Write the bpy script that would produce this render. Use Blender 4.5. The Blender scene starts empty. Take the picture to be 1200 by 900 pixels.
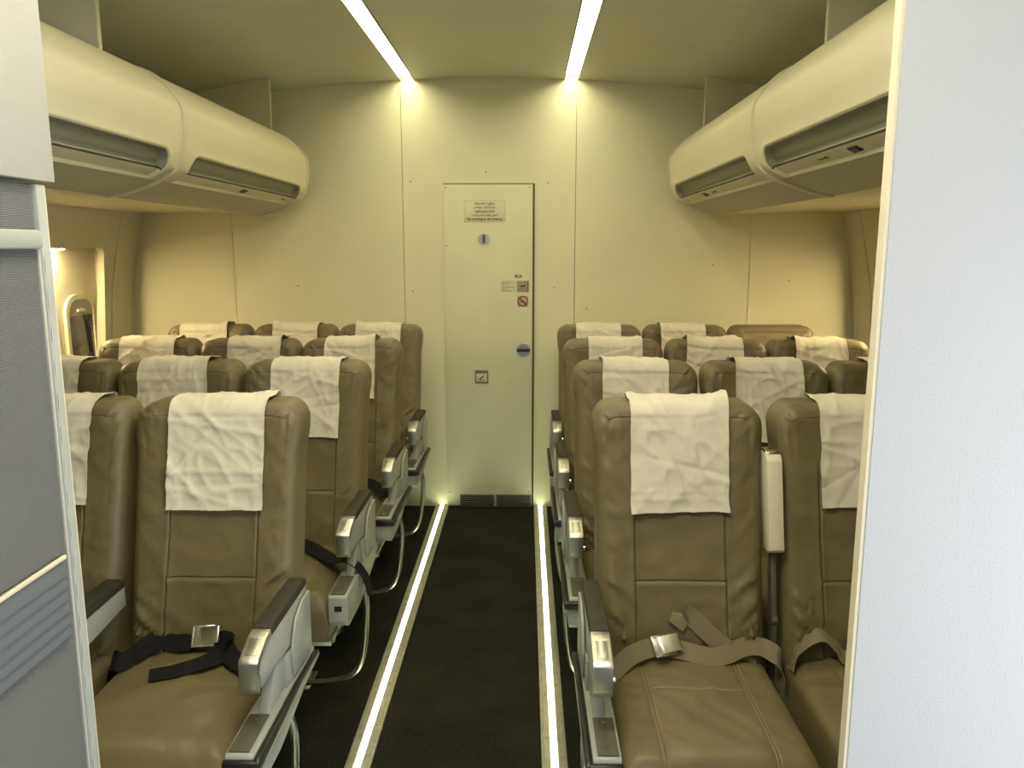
import bpy, bmesh, math, random
from math import sin, cos, pi, radians, sqrt, exp, tan, atan
from mathutils import Vector, noise, Matrix
import os
C = bpy.context.scene.collection
SC = bpy.context.scene

# ------------------------------------------------------------------ camera
CX, CH, FPX, PITCH = 0.205, 1.54, 930.0, radians(9.64)
cam_d = bpy.data.cameras.new('camera'); cam = bpy.data.objects.new('camera', cam_d); C.objects.link(cam)
cam_d.sensor_fit = 'HORIZONTAL'; cam_d.sensor_width = 36.0; cam_d.lens = 36.0 * FPX / 1200.0
cam_d.clip_start = 0.05
cam.location = (CX, 0, CH)
cam.rotation_euler = (radians(90) - PITCH, 0, atan(16 * cos(PITCH) / FPX))
SC.camera = cam

# ------------------------------------------------------------------ light
SC.view_settings.view_transform = 'Standard'; SC.view_settings.look = 'None'
SC.view_settings.gamma = 1; SC.view_settings.use_curve_mapping = False
SC.view_settings.exposure = 1.04
SC.cycles.diffuse_bounces = 8; SC.cycles.max_bounces = 14
W = bpy.data.worlds.new('world'); SC.world = W; W.use_nodes = True
bg = W.node_tree.nodes['Background']; bg.inputs[0].default_value = (0.86, 0.90, 1.0, 1); bg.inputs[1].default_value = 0.22
LED = (1.0, 0.92, 0.57)
CEIL_LED, FLOOR_LED, RECESS_LED = 10.8, 6.0, 84.0

def area(name, loc, rot, sx, sy, power, col):
    d = bpy.data.lights.new(name, 'AREA'); d.shape = 'RECTANGLE'; d.size = sx; d.size_y = sy; d.energy = power; d.color = col
    o = bpy.data.objects.new(name, d); C.objects.link(o); o.location = loc; o.rotation_euler = rot
    return o
# daylight from the open entrance behind the camera
area('entrance_daylight', (1.95, .15, .85), (radians(90), 0, radians(82)), 1.3, 1.4, 27, (0.84, 0.90, 1.0))
# unseen overhead fill, added to brighten the first-row cushions
area('overhead_fill_light', (.05, 1.04, 2.42), (radians(8), 0, 0), .5, .3, 7.5, (1.0, .95, .82))

# ------------------------------------------------------------------ materials
def mat(name, col, rough=0.5, metal=0.0, bump=0.0, bscale=200.0, stretch=(1, 1, 1), var=0.0, vscale=4.0, emit=None, coat=0.0, detail=3):
    m = bpy.data.materials.new(name); m.use_nodes = True
    nt = m.node_tree; b = nt.nodes['Principled BSDF']
    b.inputs['Base Color'].default_value = (*col, 1); b.inputs['Roughness'].default_value = rough; b.inputs['Metallic'].default_value = metal
    if coat: b.inputs['Coat Weight'].default_value = coat
    tc = nt.nodes.new('ShaderNodeTexCoord')
    if bump:
        mp = nt.nodes.new('ShaderNodeMapping'); mp.inputs['Scale'].default_value = stretch
        n = nt.nodes.new('ShaderNodeTexNoise'); n.inputs['Scale'].default_value = bscale; n.inputs['Detail'].default_value = detail
        bp = nt.nodes.new('ShaderNodeBump'); bp.inputs['Strength'].default_value = 1.0; bp.inputs['Distance'].default_value = bump
        nt.links.new(tc.outputs['Object'], mp.inputs[0]); nt.links.new(mp.outputs[0], n.inputs['Vector'])
        nt.links.new(n.outputs['Fac'], bp.inputs['Height']); nt.links.new(bp.outputs[0], b.inputs['Normal'])
    if var:
        n = nt.nodes.new('ShaderNodeTexNoise'); n.inputs['Scale'].default_value = vscale; n.inputs['Detail'].default_value = 4
        r = nt.nodes.new('ShaderNodeMapRange'); r.inputs[1].default_value = .3; r.inputs[2].default_value = .7
        r.inputs[3].default_value = 1 - var; r.inputs[4].default_value = 1 + var
        mx = nt.nodes.new('ShaderNodeVectorMath'); mx.operation = 'SCALE'; mx.inputs[0].default_value = col
        nt.links.new(tc.outputs['Object'], n.inputs['Vector']); nt.links.new(n.outputs['Fac'], r.inputs[0])
        nt.links.new(r.outputs[0], mx.inputs['Scale']); nt.links.new(mx.outputs[0], b.inputs['Base Color'])
    if emit:
        b.inputs['Emission Color'].default_value = (*emit[0], 1); b.inputs['Emission Strength'].default_value = emit[1]
    return m

M = dict(
    wall=mat('wall_laminate', (.72, .70, .50), .42, bump=.0004, bscale=350, var=.02, vscale=2.5),
    door=mat('door_laminate', (.66, .65, .46), .5, bump=.0003, bscale=500, var=.03, vscale=6),
    ceil=mat('ceiling_laminate', (.62, .62, .50), .5, var=.03, vscale=3),
    side=mat('sidewall_plastic', (.60, .57, .43), .45, bump=.0003, bscale=600),
    liner=mat('window_liner', (.68, .63, .48), .45),
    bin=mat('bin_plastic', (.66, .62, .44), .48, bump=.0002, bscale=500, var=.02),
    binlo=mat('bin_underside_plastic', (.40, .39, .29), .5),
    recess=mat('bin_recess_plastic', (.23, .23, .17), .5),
    white=mat('white_panel', (.50, .50, .495), .6, bump=.0006, bscale=260),
    whiteup=mat('white_cabinet_panel', (.42, .405, .35), .55, bump=.0006, bscale=260),
    edge=mat('cream_edging', (.68, .62, .46), .5),
    leather=mat('taupe_leather', (.152, .122, .059), .50, bump=.0012, bscale=55, stretch=(1, 1, 1), var=.09, vscale=9, detail=6),
    cloth=mat('headrest_linen', (.66, .615, .50), .85, bump=.0005, bscale=900, var=.02, vscale=15),
    seam=mat('stitched_seam', (.07, .062, .047), .7),
    pad=mat('armrest_pad_vinyl', (.036, .031, .022), .62, bump=.0003, bscale=500),
    chrome=mat('brushed_steel', (.62, .60, .55), .30, metal=1.0, bump=.0002, bscale=300, stretch=(8, 1, 1)),
    bright=mat('polished_steel', (.78, .75, .66), .22, metal=1.0),
    alu=mat('floor_aluminium', (.50, .49, .38), .45, metal=.2, var=.15, vscale=30),
    shell=mat('seat_shell_plastic', (.33, .335, .30), .42, var=.05, vscale=12),
    plate=mat('brown_scuff_plate', (.085, .078, .056), .5),
    rubber=mat('black_rubber', (.014, .013, .012), .35),
    black=mat('black_webbing', (.011, .011, .012), .75, bump=.0004, bscale=700, stretch=(1, .3, 1)),
    tan=mat('tan_webbing', (.20, .165, .105), .8, bump=.0004, bscale=700),
    steel=mat('seat_leg_metal', (.40, .40, .36), .35, metal=1.0),
    dark=mat('dark_gap', (.02, .02, .018), .7),
    vent=mat('vent_slats', (.16, .155, .11), .5),
    ink=mat('black_ink', (.02, .02, .02), .6),
    faint=mat('grey_ink', (.12, .11, .08), .6),
    sign=mat('sign_plate', (.63, .62, .45), .45),
    signbrown=mat('brown_sign_plate', (.34, .29, .20), .5),
    pink=mat('pink_sign_plate', (.50, .34, .27), .5),
    darkred=mat('dark_red_ink', (.06, .008, .008), .5),
    greyframe=mat('divider_frame', (.36, .37, .33), .45, var=.06, vscale=14),
    greypocket=mat('grey_vinyl', (.125, .138, .148), .42),
    shade=mat('window_shade_plastic', (.33, .33, .27), .45),
    glassdark=mat('window_pane', (.05, .052, .05), .12, coat=.5, var=.3, vscale=9),
    ceilled=mat('ceiling_led_diffuser', (.9, .9, .9), .5, emit=(LED, CEIL_LED)),
    floorled=mat('floor_led_strip', (.9, .9, .9), .5, emit=((.93, 1.0, .62), FLOOR_LED)),
    recessled=mat('recess_lamp_lens', (.9, .9, .9), .5, emit=((1.0, .80, .42), RECESS_LED)),
)
for _m, _v in (('black', .15), ('pad', .25), ('tan', .25), ('rubber', .35)): M[_m].node_tree.nodes['Principled BSDF'].inputs['Specular IOR Level'].default_value = _v
def carpet():
    m = mat('carpet_pile', (.02, .02, .014), .95); nt = m.node_tree; b = nt.nodes['Principled BSDF']
    tc = nt.nodes.new('ShaderNodeTexCoord'); n = nt.nodes.new('ShaderNodeTexNoise'); n.inputs['Scale'].default_value = 260; n.inputs['Detail'].default_value = 2
    r = nt.nodes.new('ShaderNodeValToRGB'); r.color_ramp.elements[0].position = .42; r.color_ramp.elements[0].color = (.010, .010, .008, 1)
    r.color_ramp.elements[1].position = .75; r.color_ramp.elements[1].color = (.060, .058, .040, 1)
    n2 = nt.nodes.new('ShaderNodeTexNoise'); n2.inputs['Scale'].default_value = 5; n2.inputs['Detail'].default_value = 5
    mr = nt.nodes.new('ShaderNodeMapRange'); mr.inputs[1].default_value = .3; mr.inputs[2].default_value = .7; mr.inputs[3].default_value = .75; mr.inputs[4].default_value = 1.25
    sc = nt.nodes.new('ShaderNodeVectorMath'); sc.operation = 'SCALE'
    bp = nt.nodes.new('ShaderNodeBump'); bp.inputs['Distance'].default_value = .003
    L = nt.links.new
    L(tc.outputs['Object'], n.inputs['Vector']); L(tc.outputs['Object'], n2.inputs['Vector']); L(n.outputs['Fac'], r.inputs[0]); L(n2.outputs['Fac'], mr.inputs[0])
    L(r.outputs[0], sc.inputs[0]); L(mr.outputs[0], sc.inputs['Scale']); L(sc.outputs[0], b.inputs['Base Color'])
    L(n.outputs['Fac'], bp.inputs['Height']); L(bp.outputs[0], b.inputs['Normal'])
    b.inputs['Specular IOR Level'].default_value = .1
    return m
M['carpet'] = carpet()
def ribbed():
    m = mat('ribbed_textile', (.2, .2, .2), .8); nt = m.node_tree; b = nt.nodes['Principled BSDF']; L = nt.links.new
    tc = nt.nodes.new('ShaderNodeTexCoord'); w = nt.nodes.new('ShaderNodeTexWave'); w.bands_direction = 'Z'; w.inputs['Scale'].default_value = 148
    w.inputs['Distortion'].default_value = 0
    n = nt.nodes.new('ShaderNodeTexNoise'); n.inputs['Scale'].default_value = 500
    r = nt.nodes.new('ShaderNodeValToRGB'); r.color_ramp.elements[0].color = (.07, .070, .064, 1); r.color_ramp.elements[1].color = (.27, .272, .265, 1)
    bp = nt.nodes.new('ShaderNodeBump'); bp.inputs['Distance'].default_value = .0012
    L(tc.outputs['Object'], w.inputs['Vector']); L(w.outputs['Fac'], r.inputs[0]); L(r.outputs[0], b.inputs['Base Color'])
    L(w.outputs['Fac'], bp.inputs['Height']); L(bp.outputs[0], b.inputs['Normal'])
    return m
M['ribbed'] = ribbed()

# ------------------------------------------------------------------ helpers
def link(name, me, m, parent=None):
    o = bpy.data.objects.new(name, me); C.objects.link(o)
    if m is not None and not me.materials:
        for mm in (m if isinstance(m, (list, tuple)) else [m]): me.materials.append(mm)
    if parent: o.parent = parent
    return o
def smooth(me, ang=40):
    me.polygons.foreach_set('use_smooth', [True] * len(me.polygons)); me.set_sharp_from_angle(angle=radians(ang)); me.update()
def mesh_of(name, vs, fs, ang=40, fix=True):
    me = bpy.data.meshes.new(name); me.from_pydata([tuple(v) for v in vs], [], fs)
    if fix:
        bm = bmesh.new(); bm.from_mesh(me); bmesh.ops.recalc_face_normals(bm, faces=bm.faces); bm.to_mesh(me); bm.free()
    smooth(me, ang); return me
def bm_mesh(bm, name, ang=35):
    bmesh.ops.recalc_face_normals(bm, faces=bm.faces)
    me = bpy.data.meshes.new(name); bm.to_mesh(me); bm.free(); smooth(me, ang); return me
def add_box(bm, a, b, bev=0.0, seg=2):
    t = bmesh.new(); x0, y0, z0 = [min(p, q) for p, q in zip(a, b)]; x1, y1, z1 = [max(p, q) for p, q in zip(a, b)]
    v = [t.verts.new(p) for p in ((x0, y0, z0), (x1, y0, z0), (x1, y1, z0), (x0, y1, z0), (x0, y0, z1), (x1, y0, z1), (x1, y1, z1), (x0, y1, z1))]
    for f in ((0, 3, 2, 1), (4, 5, 6, 7), (0, 1, 5, 4), (1, 2, 6, 5), (2, 3, 7, 6), (3, 0, 4, 7)): t.faces.new([v[i] for i in f])
    if bev: bmesh.ops.bevel(t, geom=list(t.edges), offset=bev, segments=seg, profile=.5, affect='EDGES')
    merge(bm, t)
def merge(bm, t):
    me = bpy.data.meshes.new('tmp'); t.to_mesh(me); t.free(); bm.from_mesh(me); bpy.data.meshes.remove(me)
def add_prism(bm, poly, axis, a, b, bev=0.0, seg=2):
    """poly: 2-D points; axis 'x': (y,z), 'y': (x,z), 'z': (x,y)"""
    t = bmesh.new()
    def P(p, h): return {'x': (h, p[0], p[1]), 'y': (p[0], h, p[1]), 'z': (p[0], p[1], h)}[axis]
    va = [t.verts.new(P(p, a)) for p in poly]; vb = [t.verts.new(P(p, b)) for p in poly]; n = len(poly)
    t.faces.new(va); t.faces.new(vb[::-1])
    for i in range(n): t.faces.new((va[i], vb[i], vb[(i + 1) % n], va[(i + 1) % n]))
    if bev: bmesh.ops.bevel(t, geom=list(t.edges), offset=bev, segments=seg, profile=.5, affect='EDGES', clamp_overlap=True)
    merge(bm, t)
def add_tube(bm, pts, r, n=10, closed=False, rf=None):
    pts = [Vector(p) for p in pts]; rings = []; N = len(pts); prev = None
    for i, p in enumerate(pts):
        d = (pts[min(i + 1, N - 1)] - pts[max(i - 1, 0)]).normalized()
        if prev is None: prev = d.orthogonal().normalized()
        u = (prev - d * prev.dot(d)).normalized(); prev = u; v = d.cross(u); rr = rf(i / (N - 1)) * r if rf else r
        rings.append([bm.verts.new(p + rr * (cos(2 * pi * k / n) * u + sin(2 * pi * k / n) * v)) for k in range(n)])
    for a, b in zip(rings, rings[1:]):
        for k in range(n): bm.faces.new((a[k], a[(k + 1) % n], b[(k + 1) % n], b[k]))
    bm.faces.new(rings[0][::-1]); bm.faces.new(rings[-1])
def spline(pts, k=8):
    P = [Vector(p) for p in pts]; P = [2 * P[0] - P[1]] + P + [2 * P[-1] - P[-2]]; out = []
    for i in range(1, len(P) - 2):
        for j in range(k):
            t = j / k; a, b, c, d = P[i - 1:i + 3]
            out.append(.5 * ((2 * b) + (c - a) * t + (2 * a - 5 * b + 4 * c - d) * t * t + (3 * b - a - 3 * c + d) * t ** 3))
    out.append(P[-2]); return out
def add_disc(bm, c, r, h, axis='y', n=28, bev=0):
    t = bmesh.new(); a = []; b = []
    for k in range(n):
        u, v = r * cos(2 * pi * k / n), r * sin(2 * pi * k / n)
        q = {'y': ((u, 0, v), (u, -h, v)), 'x': ((0, u, v), (h, u, v)), 'z': ((u, v, 0), (u, v, h))}[axis]
        a.append(t.verts.new(Vector(c) + Vector(q[0]))); b.append(t.verts.new(Vector(c) + Vector(q[1])))
    t.faces.new(a); t.faces.new(b[::-1])
    for k in range(n): t.faces.new((a[k], b[k], b[(k + 1) % n], a[(k + 1) % n]))
    if bev: bmesh.ops.bevel(t, geom=[e for e in t.edges if len(e.link_faces) == 2 and any(len(f.verts) > 4 for f in e.link_faces)], offset=bev, segments=2, affect='EDGES')
    merge(bm, t)
def box_obj(name, a, b, m, parent=None, bev=0.0):
    bm = bmesh.new(); add_box(bm, a, b, bev); return link(name, bm_mesh(bm, name), m, parent)
def prism_obj(name, poly, axis, a, b, m, parent=None, bev=0.0, seg=2):
    bm = bmesh.new(); add_prism(bm, poly, axis, a, b, bev, seg); return link(name, bm_mesh(bm, name), m, parent)
def empty(name, loc, label=None, cat=None, group=None, kind=None):
    o = bpy.data.objects.new(name, None); C.objects.link(o); o.location = loc; o.empty_display_size = .1
    return tag(o, label, cat, group, kind)
def tag(o, label=None, cat=None, group=None, kind=None):
    if label: o['label'] = label
    if cat: o['category'] = cat
    if group: o['group'] = group
    if kind: o['kind'] = kind
    return o
def struct(o): o['kind'] = 'structure'; return o
def rrect(w, h, r, n=6, cx=0, cy=0):
    pts = []
    for (sx, sy, a0) in ((1, 1, 0), (-1, 1, 90), (-1, -1, 180), (1, -1, 270)):
        for k in range(n + 1):
            a = radians(a0 + 90 * k / n); pts.append((cx + sx * (w / 2 - r) + r * cos(a), cy + sy * (h / 2 - r) + r * sin(a)))
    return pts
def sstep(a, b, x):
    t = max(0, min(1, (x - a) / (b - a))); return t * t * (3 - 2 * t)

BACK = 4.63      # back wall plane
# ------------------------------------------------------------------ structure
struct(box_obj('floor', (-2.3, -1.5, -.06), (2.3, BACK + .1, 0), M['carpet']))
def zceil(x):
    x = abs(x); return 2.48 - .049 * x * x if x < 1.2 else 2.4094 - .20 * (x - 1.2)
def ceiling():
    vs = []; fs = []
    def seg(xs, y0, y1):
        n0 = len(vs)
        for x in xs:
            z = zceil(x)
            for (y, dz) in ((y0, 0), (y1, 0), (y1, .05), (y0, .05)): vs.append((x, y, z + dz))
        for i in range(len(xs) - 1):
            a = n0 + 4 * i; b = a + 4
            for k in range(4): fs.append((a + k, a + (k + 1) % 4, b + (k + 1) % 4, b + k))
        fs.append((n0, n0 + 3, n0 + 2, n0 + 1)); e = n0 + 4 * (len(xs) - 1); fs.append((e, e + 1, e + 2, e + 3))
    def lin(a, b, n): return [a + (b - a) * i / n for i in range(n + 1)]
    seg(lin(-.414, .414, 16), -1.5, BACK + .1)
    seg(lin(.498, 1.2, 14) + lin(1.25, 2.3, 4), -1.5, BACK + .1); seg(lin(-2.3, -1.25, 4) + lin(-1.2, -.498, 14), -1.5, BACK + .1)
    for s in (-1, 1): seg([s * .498, s * .414] if s < 0 else [.414, .498], -1.5, -.53)
    o = link('ceiling', mesh_of('ceiling', vs, fs, 30), M['ceil']); struct(o)
ceiling()
# back wall panels with fine vertical seams, following the arched ceiling
SE = [-2.3, -1.487, -.497, .488, 1.49, 2.3]
bw = bmesh.new()
for a, b in zip(SE, SE[1:]):
    n = 12; xs = [a + .0015 + (b - a - .003) * i / n for i in range(n + 1)]
    add_prism(bw, [(xs[0], -.02)] + [(xs[-1], -.02)] + [(x, zceil(x) + .03) for x in reversed(xs)], 'y', BACK, BACK + .03)
wall_back = struct(link('wall_back', bm_mesh(bw, 'wall_back'), M['wall']))
struct(box_obj('wall_back_core', (-2.3, BACK + .012, -.02), (2.3, BACK + .04, 2.6), M['dark'], wall_back))
bm = bmesh.new()
for x, z in ((-.45, 1.92), (-.45, 1.30), (-.44, 1.05), (.33, 1.91), (.37, 1.32), (-1.12, 1.33), (1.28, 1.45), (1.72, 1.36), (-.02, 1.97), (.56, 1.2)): add_disc(bm, (x, BACK - .0005, z), .004, .002, n=10)
link('screw', bm_mesh(bm, 'screws'), M['faint'], wall_back)

# side walls: curved lining with a lit window recess
def xwall(z):
    pts = [(0, 2.06), (.5, 2.11), (.9, 2.12), (1.06, 2.112), (1.33, 2.087), (1.52, 2.05), (1.74, 2.0), (2.0, 1.92), (2.45, 1.72)]
    for (a, xa), (b, xb) in zip(pts, pts[1:]):
        if z <= b: return xa + (xb - xa) * (z - a) / (b - a)
    return pts[-1][1]
def wall_piece(s, y0, y1, t=.02, off=0.0, z0=0, z1=2.42, n=60):
    vs = []; fs = []
    for i in range(n + 1):
        z = z0 + (z1 - z0) * i / n; x = (xwall(z) + xwall(min(z + .05, 2.45)) + xwall(max(z - .05, 0))) / 3 + off
        for (xx, y) in ((x, y0), (x, y1), (x + t, y1), (x + t, y0)): vs.append((s * xx, y, z))
    for i in range(n):
        a = 4 * i; b = a + 4
        for k in range(4): fs.append((a + k, a + (k + 1) % 4, b + (k + 1) % 4, b + k))
    fs.append((0, 1, 2, 3)); e = 4 * n; fs.append((e, e + 1, e + 2, e + 3)[::-1])
    return mesh_of('wall', vs, fs, 30)
RY0, RY1, RZ0, RZ1 = 3.02, 4.270, .55, 1.548
for s, side in ((-1, 'left'), (1, 'right')):
    me = wall_piece(s, -1.5, 4.385)
    w = struct(link('wall_' + side, me, M['side']))
    cut = prism_obj('cutter', rrect(RY1 - RY0, RZ1 - RZ0, .05, 8, (RY0 + RY1) / 2, (RZ0 + RZ1) / 2), 'x', s * 1.8, s * 2.4, None)
    md = w.modifiers.new('cut', 'BOOLEAN'); md.operation = 'DIFFERENCE'; md.solver = 'EXACT'; md.object = cut
    dg = bpy.context.evaluated_depsgraph_get(); dg.update()
    nm = bpy.data.meshes.new_from_object(w.evaluated_get(dg)); w.modifiers.clear(); w.data = nm; smooth(nm, 30)
    bpy.data.objects.remove(cut)
    # corner strip next to the back wall
    struct(link('trim_' + ('1' if s < 0 else '2'), wall_piece(s, 4.389, BACK, off=-.002), M['side']))
    # recess jamb: a deep rounded sleeve, and the inner skin behind it
    po = rrect(RY1 - RY0 - .001, RZ1 - RZ0 - .001, .05, 8, (RY0 + RY1) / 2, (RZ0 + RZ1) / 2)
    pi_ = rrect(RY1 - RY0 + .016, RZ1 - RZ0 + .016, .058, 8, (RY0 + RY1) / 2, (RZ0 + RZ1) / 2)
    n = len(po); vs = []; fs = []
    for (p, isin) in ((po, 0), (pi_, 1)):
        for (y, z) in p: vs.append((s * (xwall(z) + (.0005 if not isin else .001)), y, z))
        for (y, z) in p: vs.append((s * (xwall(z) + .034), y, z))
    for k in range(n):
        j = (k + 1) % n
        fs += [(k, j, n + j, n + k), (2 * n + k, 3 * n + k, 3 * n + j, 2 * n + j), (k, 2 * n + k, 2 * n + j, j), (n + k, n + j, 3 * n + j, 3 * n + k)]
    struct(link('trim_' + ('3' if s < 0 else '4'), mesh_of('jamb', vs, fs, 50), M['liner']))
    bm = bmesh.new(); Y0_, Y1_, Z0_, Z1_ = RY0 - .11, 4.384, RZ0 - .12, RZ1 + .13
    add_box(bm, (s * 2.165, Y0_, Z0_), (s * 2.18, Y1_, Z1_)); add_box(bm, (s * 2.05, Y0_, Z1_ - .01), (s * 2.166, Y1_, Z1_)); add_box(bm, (s * 2.125, Y0_, Z0_), (s * 2.166, Y1_, Z0_ + .01))
    for yq in (Y0_, Y1_ - .01): add_prism(bm, [(s * (xwall(z) + .021), z) for z in (Z0_, .7, .9, 1.06, 1.2, 1.33, 1.43, 1.52, 1.6, Z1_)] + [(s * 2.166, Z1_), (s * 2.166, Z0_)], 'y', yq, yq + .01)
    struct(link('trim_' + ('5' if s < 0 else '6'), bm_mesh(bm, 'recess_skin'), M['liner']))
    # the small aircraft window in the recess
    for k, yc in enumerate((4.175, 3.55)):
        wn = empty('window_%d' % ((1 if s < 0 else 3) + k), (s * 2.165, yc, 1.085), kind='structure')
        def ring(outer, inner, x0, x1, name, m, bev=0):
            vs = []; fs = []; n = len(outer)
            for p, x in ((outer, x0), (outer, x1), (inner, x1), (inner, x0)):
                for (y, z) in p: vs.append((x, y, z))
            for q in range(4):
                for i in range(n):
                    j = (i + 1) % n; a = q * n; b = ((q + 1) % 4) * n; fs.append((a + i, a + j, b + j, b + i))
            return link(name, mesh_of(name, vs, fs, 50), m, wn)
        ring(rrect(.285, .44, .10, 8), rrect(.235, .39, .085, 8), 0, -s * .016, 'window_frame', M['liner'])
        prism_obj('pane', rrect(.24, .395, .086, 8), 'x', -s * .001, -s * .006, M['glassdark'], wn)
        sh = prism_obj('window_shade', [(y, z) for (y, z) in rrect(.236, .39, .085, 8) if z > .10] + [], 'x', -s * .006, -s * .012, M['shade'], wn)
        prism_obj('shade_handle', rrect(.07, .016, .007, 4, 0, .135), 'x', -s * .012, -s * .020, M['bin'], sh)
    lm = empty('recess_lamp', (s * 2.112, 3.60, RZ1 + .006), 'small warm lamp glowing at the top of the window recess in the %s side wall' % side, 'lamp')
    box_obj('lamp_housing', (-.028, -.38, -.012), (.028, .38, .006), M['liner'], lm, .003)
    box_obj('lamp_lens', (-.02, -.37, -.016), (.02, .37, -.0125), M['recessled'], lm, .001)

# flat soffit between the bins and the side walls
for s, k in ((-1, 7), (1, 8)):
    struct(prism_obj('trim_%d' % k, [(s * 1.262, 1.722), (s * 1.30, 1.732), (s * 1.6, 1.742), (s * 1.99, 1.745), (s * 2.02, 1.75), (s * 2.02, 1.765), (s * 1.6, 1.765), (s * 1.262, 1.755)], 'y', 1.2, BACK, M['bin']))

# overhead bins ------------------------------------------------------------
PROF = [(1.55, 2.20), (1.25, 2.165), (1.13, 2.152), (1.085, 2.137), (1.048, 2.110), (1.015, 2.074), (.990, 2.040), (.979, 2.012), (.9765, 1.98), (.9765, 1.95), (.980, 1.92),
        (.986, 1.88), (.996, 1.845), (1.012, 1.815), (1.038, 1.795), (1.075, 1.778), (1.13, 1.757), (1.19, 1.738), (1.24, 1.727), (1.27, 1.724)]
def prof_samples():
    P = [Vector((a, b, 0)) for a, b in PROF]; S = spline(P, 7)
    out = []; L = 0
    for i, p in enumerate(S):
        if i: L += (p - S[i - 1]).length
        out.append((p.x, p.y, L))
    return out
PS = prof_samples()
def s_at(z):  # arc position on the lower front where height equals z
    for a, b in zip(PS, PS[1:]):
        if a[1] >= z >= b[1] and a[2] > .6: return a[2] + (b[2] - a[2]) * (a[1] - z) / max(1e-6, a[1] - b[1])
S_TOP, S_MID, S_BOT = s_at(1.872), s_at(1.802), s_at(1.776)
def overhead_bin(s, y0, y1, label, latch_y, placard_y):
    root = empty('overhead_bin', (s * 1.3, (y0 + y1) / 2, 1.724), label, 'overhead bin', 'overhead bins along the cabin')
    ox, oy, oz = root.location
    ya, yb = y0 + .085, y1 - .075
    ys = [y0 + .006, y0 + .03]; k = 0
    for a, b, n in ((y0 + .05, y0 + .16, 55), (y0 + .16, y1 - .15, 30), (y1 - .15, y1 - .04, 55)):
        ys += [a + (b - a) * i / n for i in range(n)]
    ys += [y1 - .04, y1 - .02, y1 - .006]
    # finer arc samples over the recess
    base = [p[2] for p in PS]; ss = [v for v in base if v < S_TOP - .03 or v > S_BOT + .02]
    n = 70; ss += [S_TOP - .03 + (S_BOT + .02 - S_TOP + .03) * i / n for i in range(n + 1)]; ss = sorted(set(ss))
    def at(v):
        for a, b in zip(PS, PS[1:]):
            if v <= b[2] + 1e-9:
                t = (v - a[2]) / (b[2] - a[2]); d = Vector((b[0] - a[0], b[1] - a[1])).normalized()
                return a[0] + (b[0] - a[0]) * t, a[1] + (b[1] - a[1]) * t, (-d.y, d.x)
        return PS[-1][0], PS[-1][1], (0, 1)
    R = .055
    def sdf(v, y):   # rounded at the top corners only; recess floor
        cx = (ya + yb) / 2; hx = (yb - ya) / 2
        qx = abs(y - cx) - hx
        dv = S_TOP - v
        ax, av = qx + R, dv + R
        d = min(max(ax, av), 0) + sqrt(max(ax, 0) ** 2 + max(av, 0) ** 2) - R
        return max(d, v - S_BOT)
    vs = []; idx = {}
    for i, v in enumerate(ss):
        x, z, nn = at(v)
        if nn[0] < 0 or True:
            nx, nz = nn
            # inward = away from the aisle / upward
            if v > .5 and nx < 0: nx, nz = -nx, -nz
        for j, y in enumerate(ys):
            d = sdf(v, y); dep = 0.0
            if d < 0:
                prof = sstep(0, .016, -d) if v < S_MID else sstep(0, .006, S_BOT - v)
                dep = .030 * sstep(0, .018, -d)
                if v > S_MID - .01: dep = min(dep, .030 - .020 * sstep(S_MID - .01, S_MID, v))
                if v > S_BOT - .003: dep = 0
            else:   # raised soft lip round the recess
                if d < .03 and v < S_BOT: dep = -.004 * (1 - d / .03) ** 2 * min(1, d / .004)
            vs.append((s * (x + nx * dep) - ox, y - oy, z + nz * dep - oz)); 
    W_ = len(ys)
    fb, fr, fl, fu, fg = [], [], [], [], []
    for i in range(len(ss) - 1):
        vm = (ss[i] + ss[i + 1]) / 2
        for j in range(W_ - 1):
            ym = (ys[j] + ys[j + 1]) / 2; d = sdf(vm, ym)
            f = (i * W_ + j, i * W_ + j + 1, (i + 1) * W_ + j + 1, (i + 1) * W_ + j)
            if s > 0: f = f[::-1]
            if d < -.003 and abs(vm - S_MID) < .0016: fg.append(f)
            elif d < -.003 and vm < S_MID: fr.append(f)
            elif d < -.003 and vm >= S_MID: fl.append(f)
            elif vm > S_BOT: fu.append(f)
            else: fb.append(f)
    # close body: end caps + back
    ri = [i * W_ for i in range(len(ss))]; re = [i * W_ + W_ - 1 for i in range(len(ss))]
    fb.append(tuple(ri) if s < 0 else tuple(ri[::-1])); fb.append(tuple(re[::-1]) if s < 0 else tuple(re))
    def sub(name, fs, m):
        used = sorted({i for f in fs for i in f}); mp = {u: k for k, u in enumerate(used)}
        return link(name, mesh_of(name, [vs[u] for u in used], [tuple(mp[i] for i in f) for f in fs], 45, fix=False), m, root)
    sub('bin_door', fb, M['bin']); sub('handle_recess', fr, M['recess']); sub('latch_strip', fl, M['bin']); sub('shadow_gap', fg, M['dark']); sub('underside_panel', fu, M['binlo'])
    # rim trims at both ends
    for yy in (y0, y1):
        o = []; inn = []
        for x, z, L in PS:
            o.append((x, z))
        pts = [Vector((s * (x - .002) - ox, 0, z - .001 - oz)) for x, z in [(p[0], p[1]) for p in PS if p[2] > .28]]
        bm = bmesh.new(); n = len(pts); A = []
        cxy = Vector((s * 1.35 - ox, 0, 1.95 - oz))
        for p in pts:
            d = (p - cxy).normalized()
            q = [p + d * .006 + Vector((0, yy - .007 - oy, 0)), p + d * .006 + Vector((0, yy + .007 - oy, 0)), p - d * .012 + Vector((0, yy + .007 - oy, 0)), p - d * .012 + Vector((0, yy - .007 - oy, 0))]
            A.append([bm.verts.new(v) for v in q])
        for a, b in zip(A, A[1:]):
            for k in range(4): bm.faces.new((a[k], a[(k + 1) % 4], b[(k + 1) % 4], b[k]))
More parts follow.
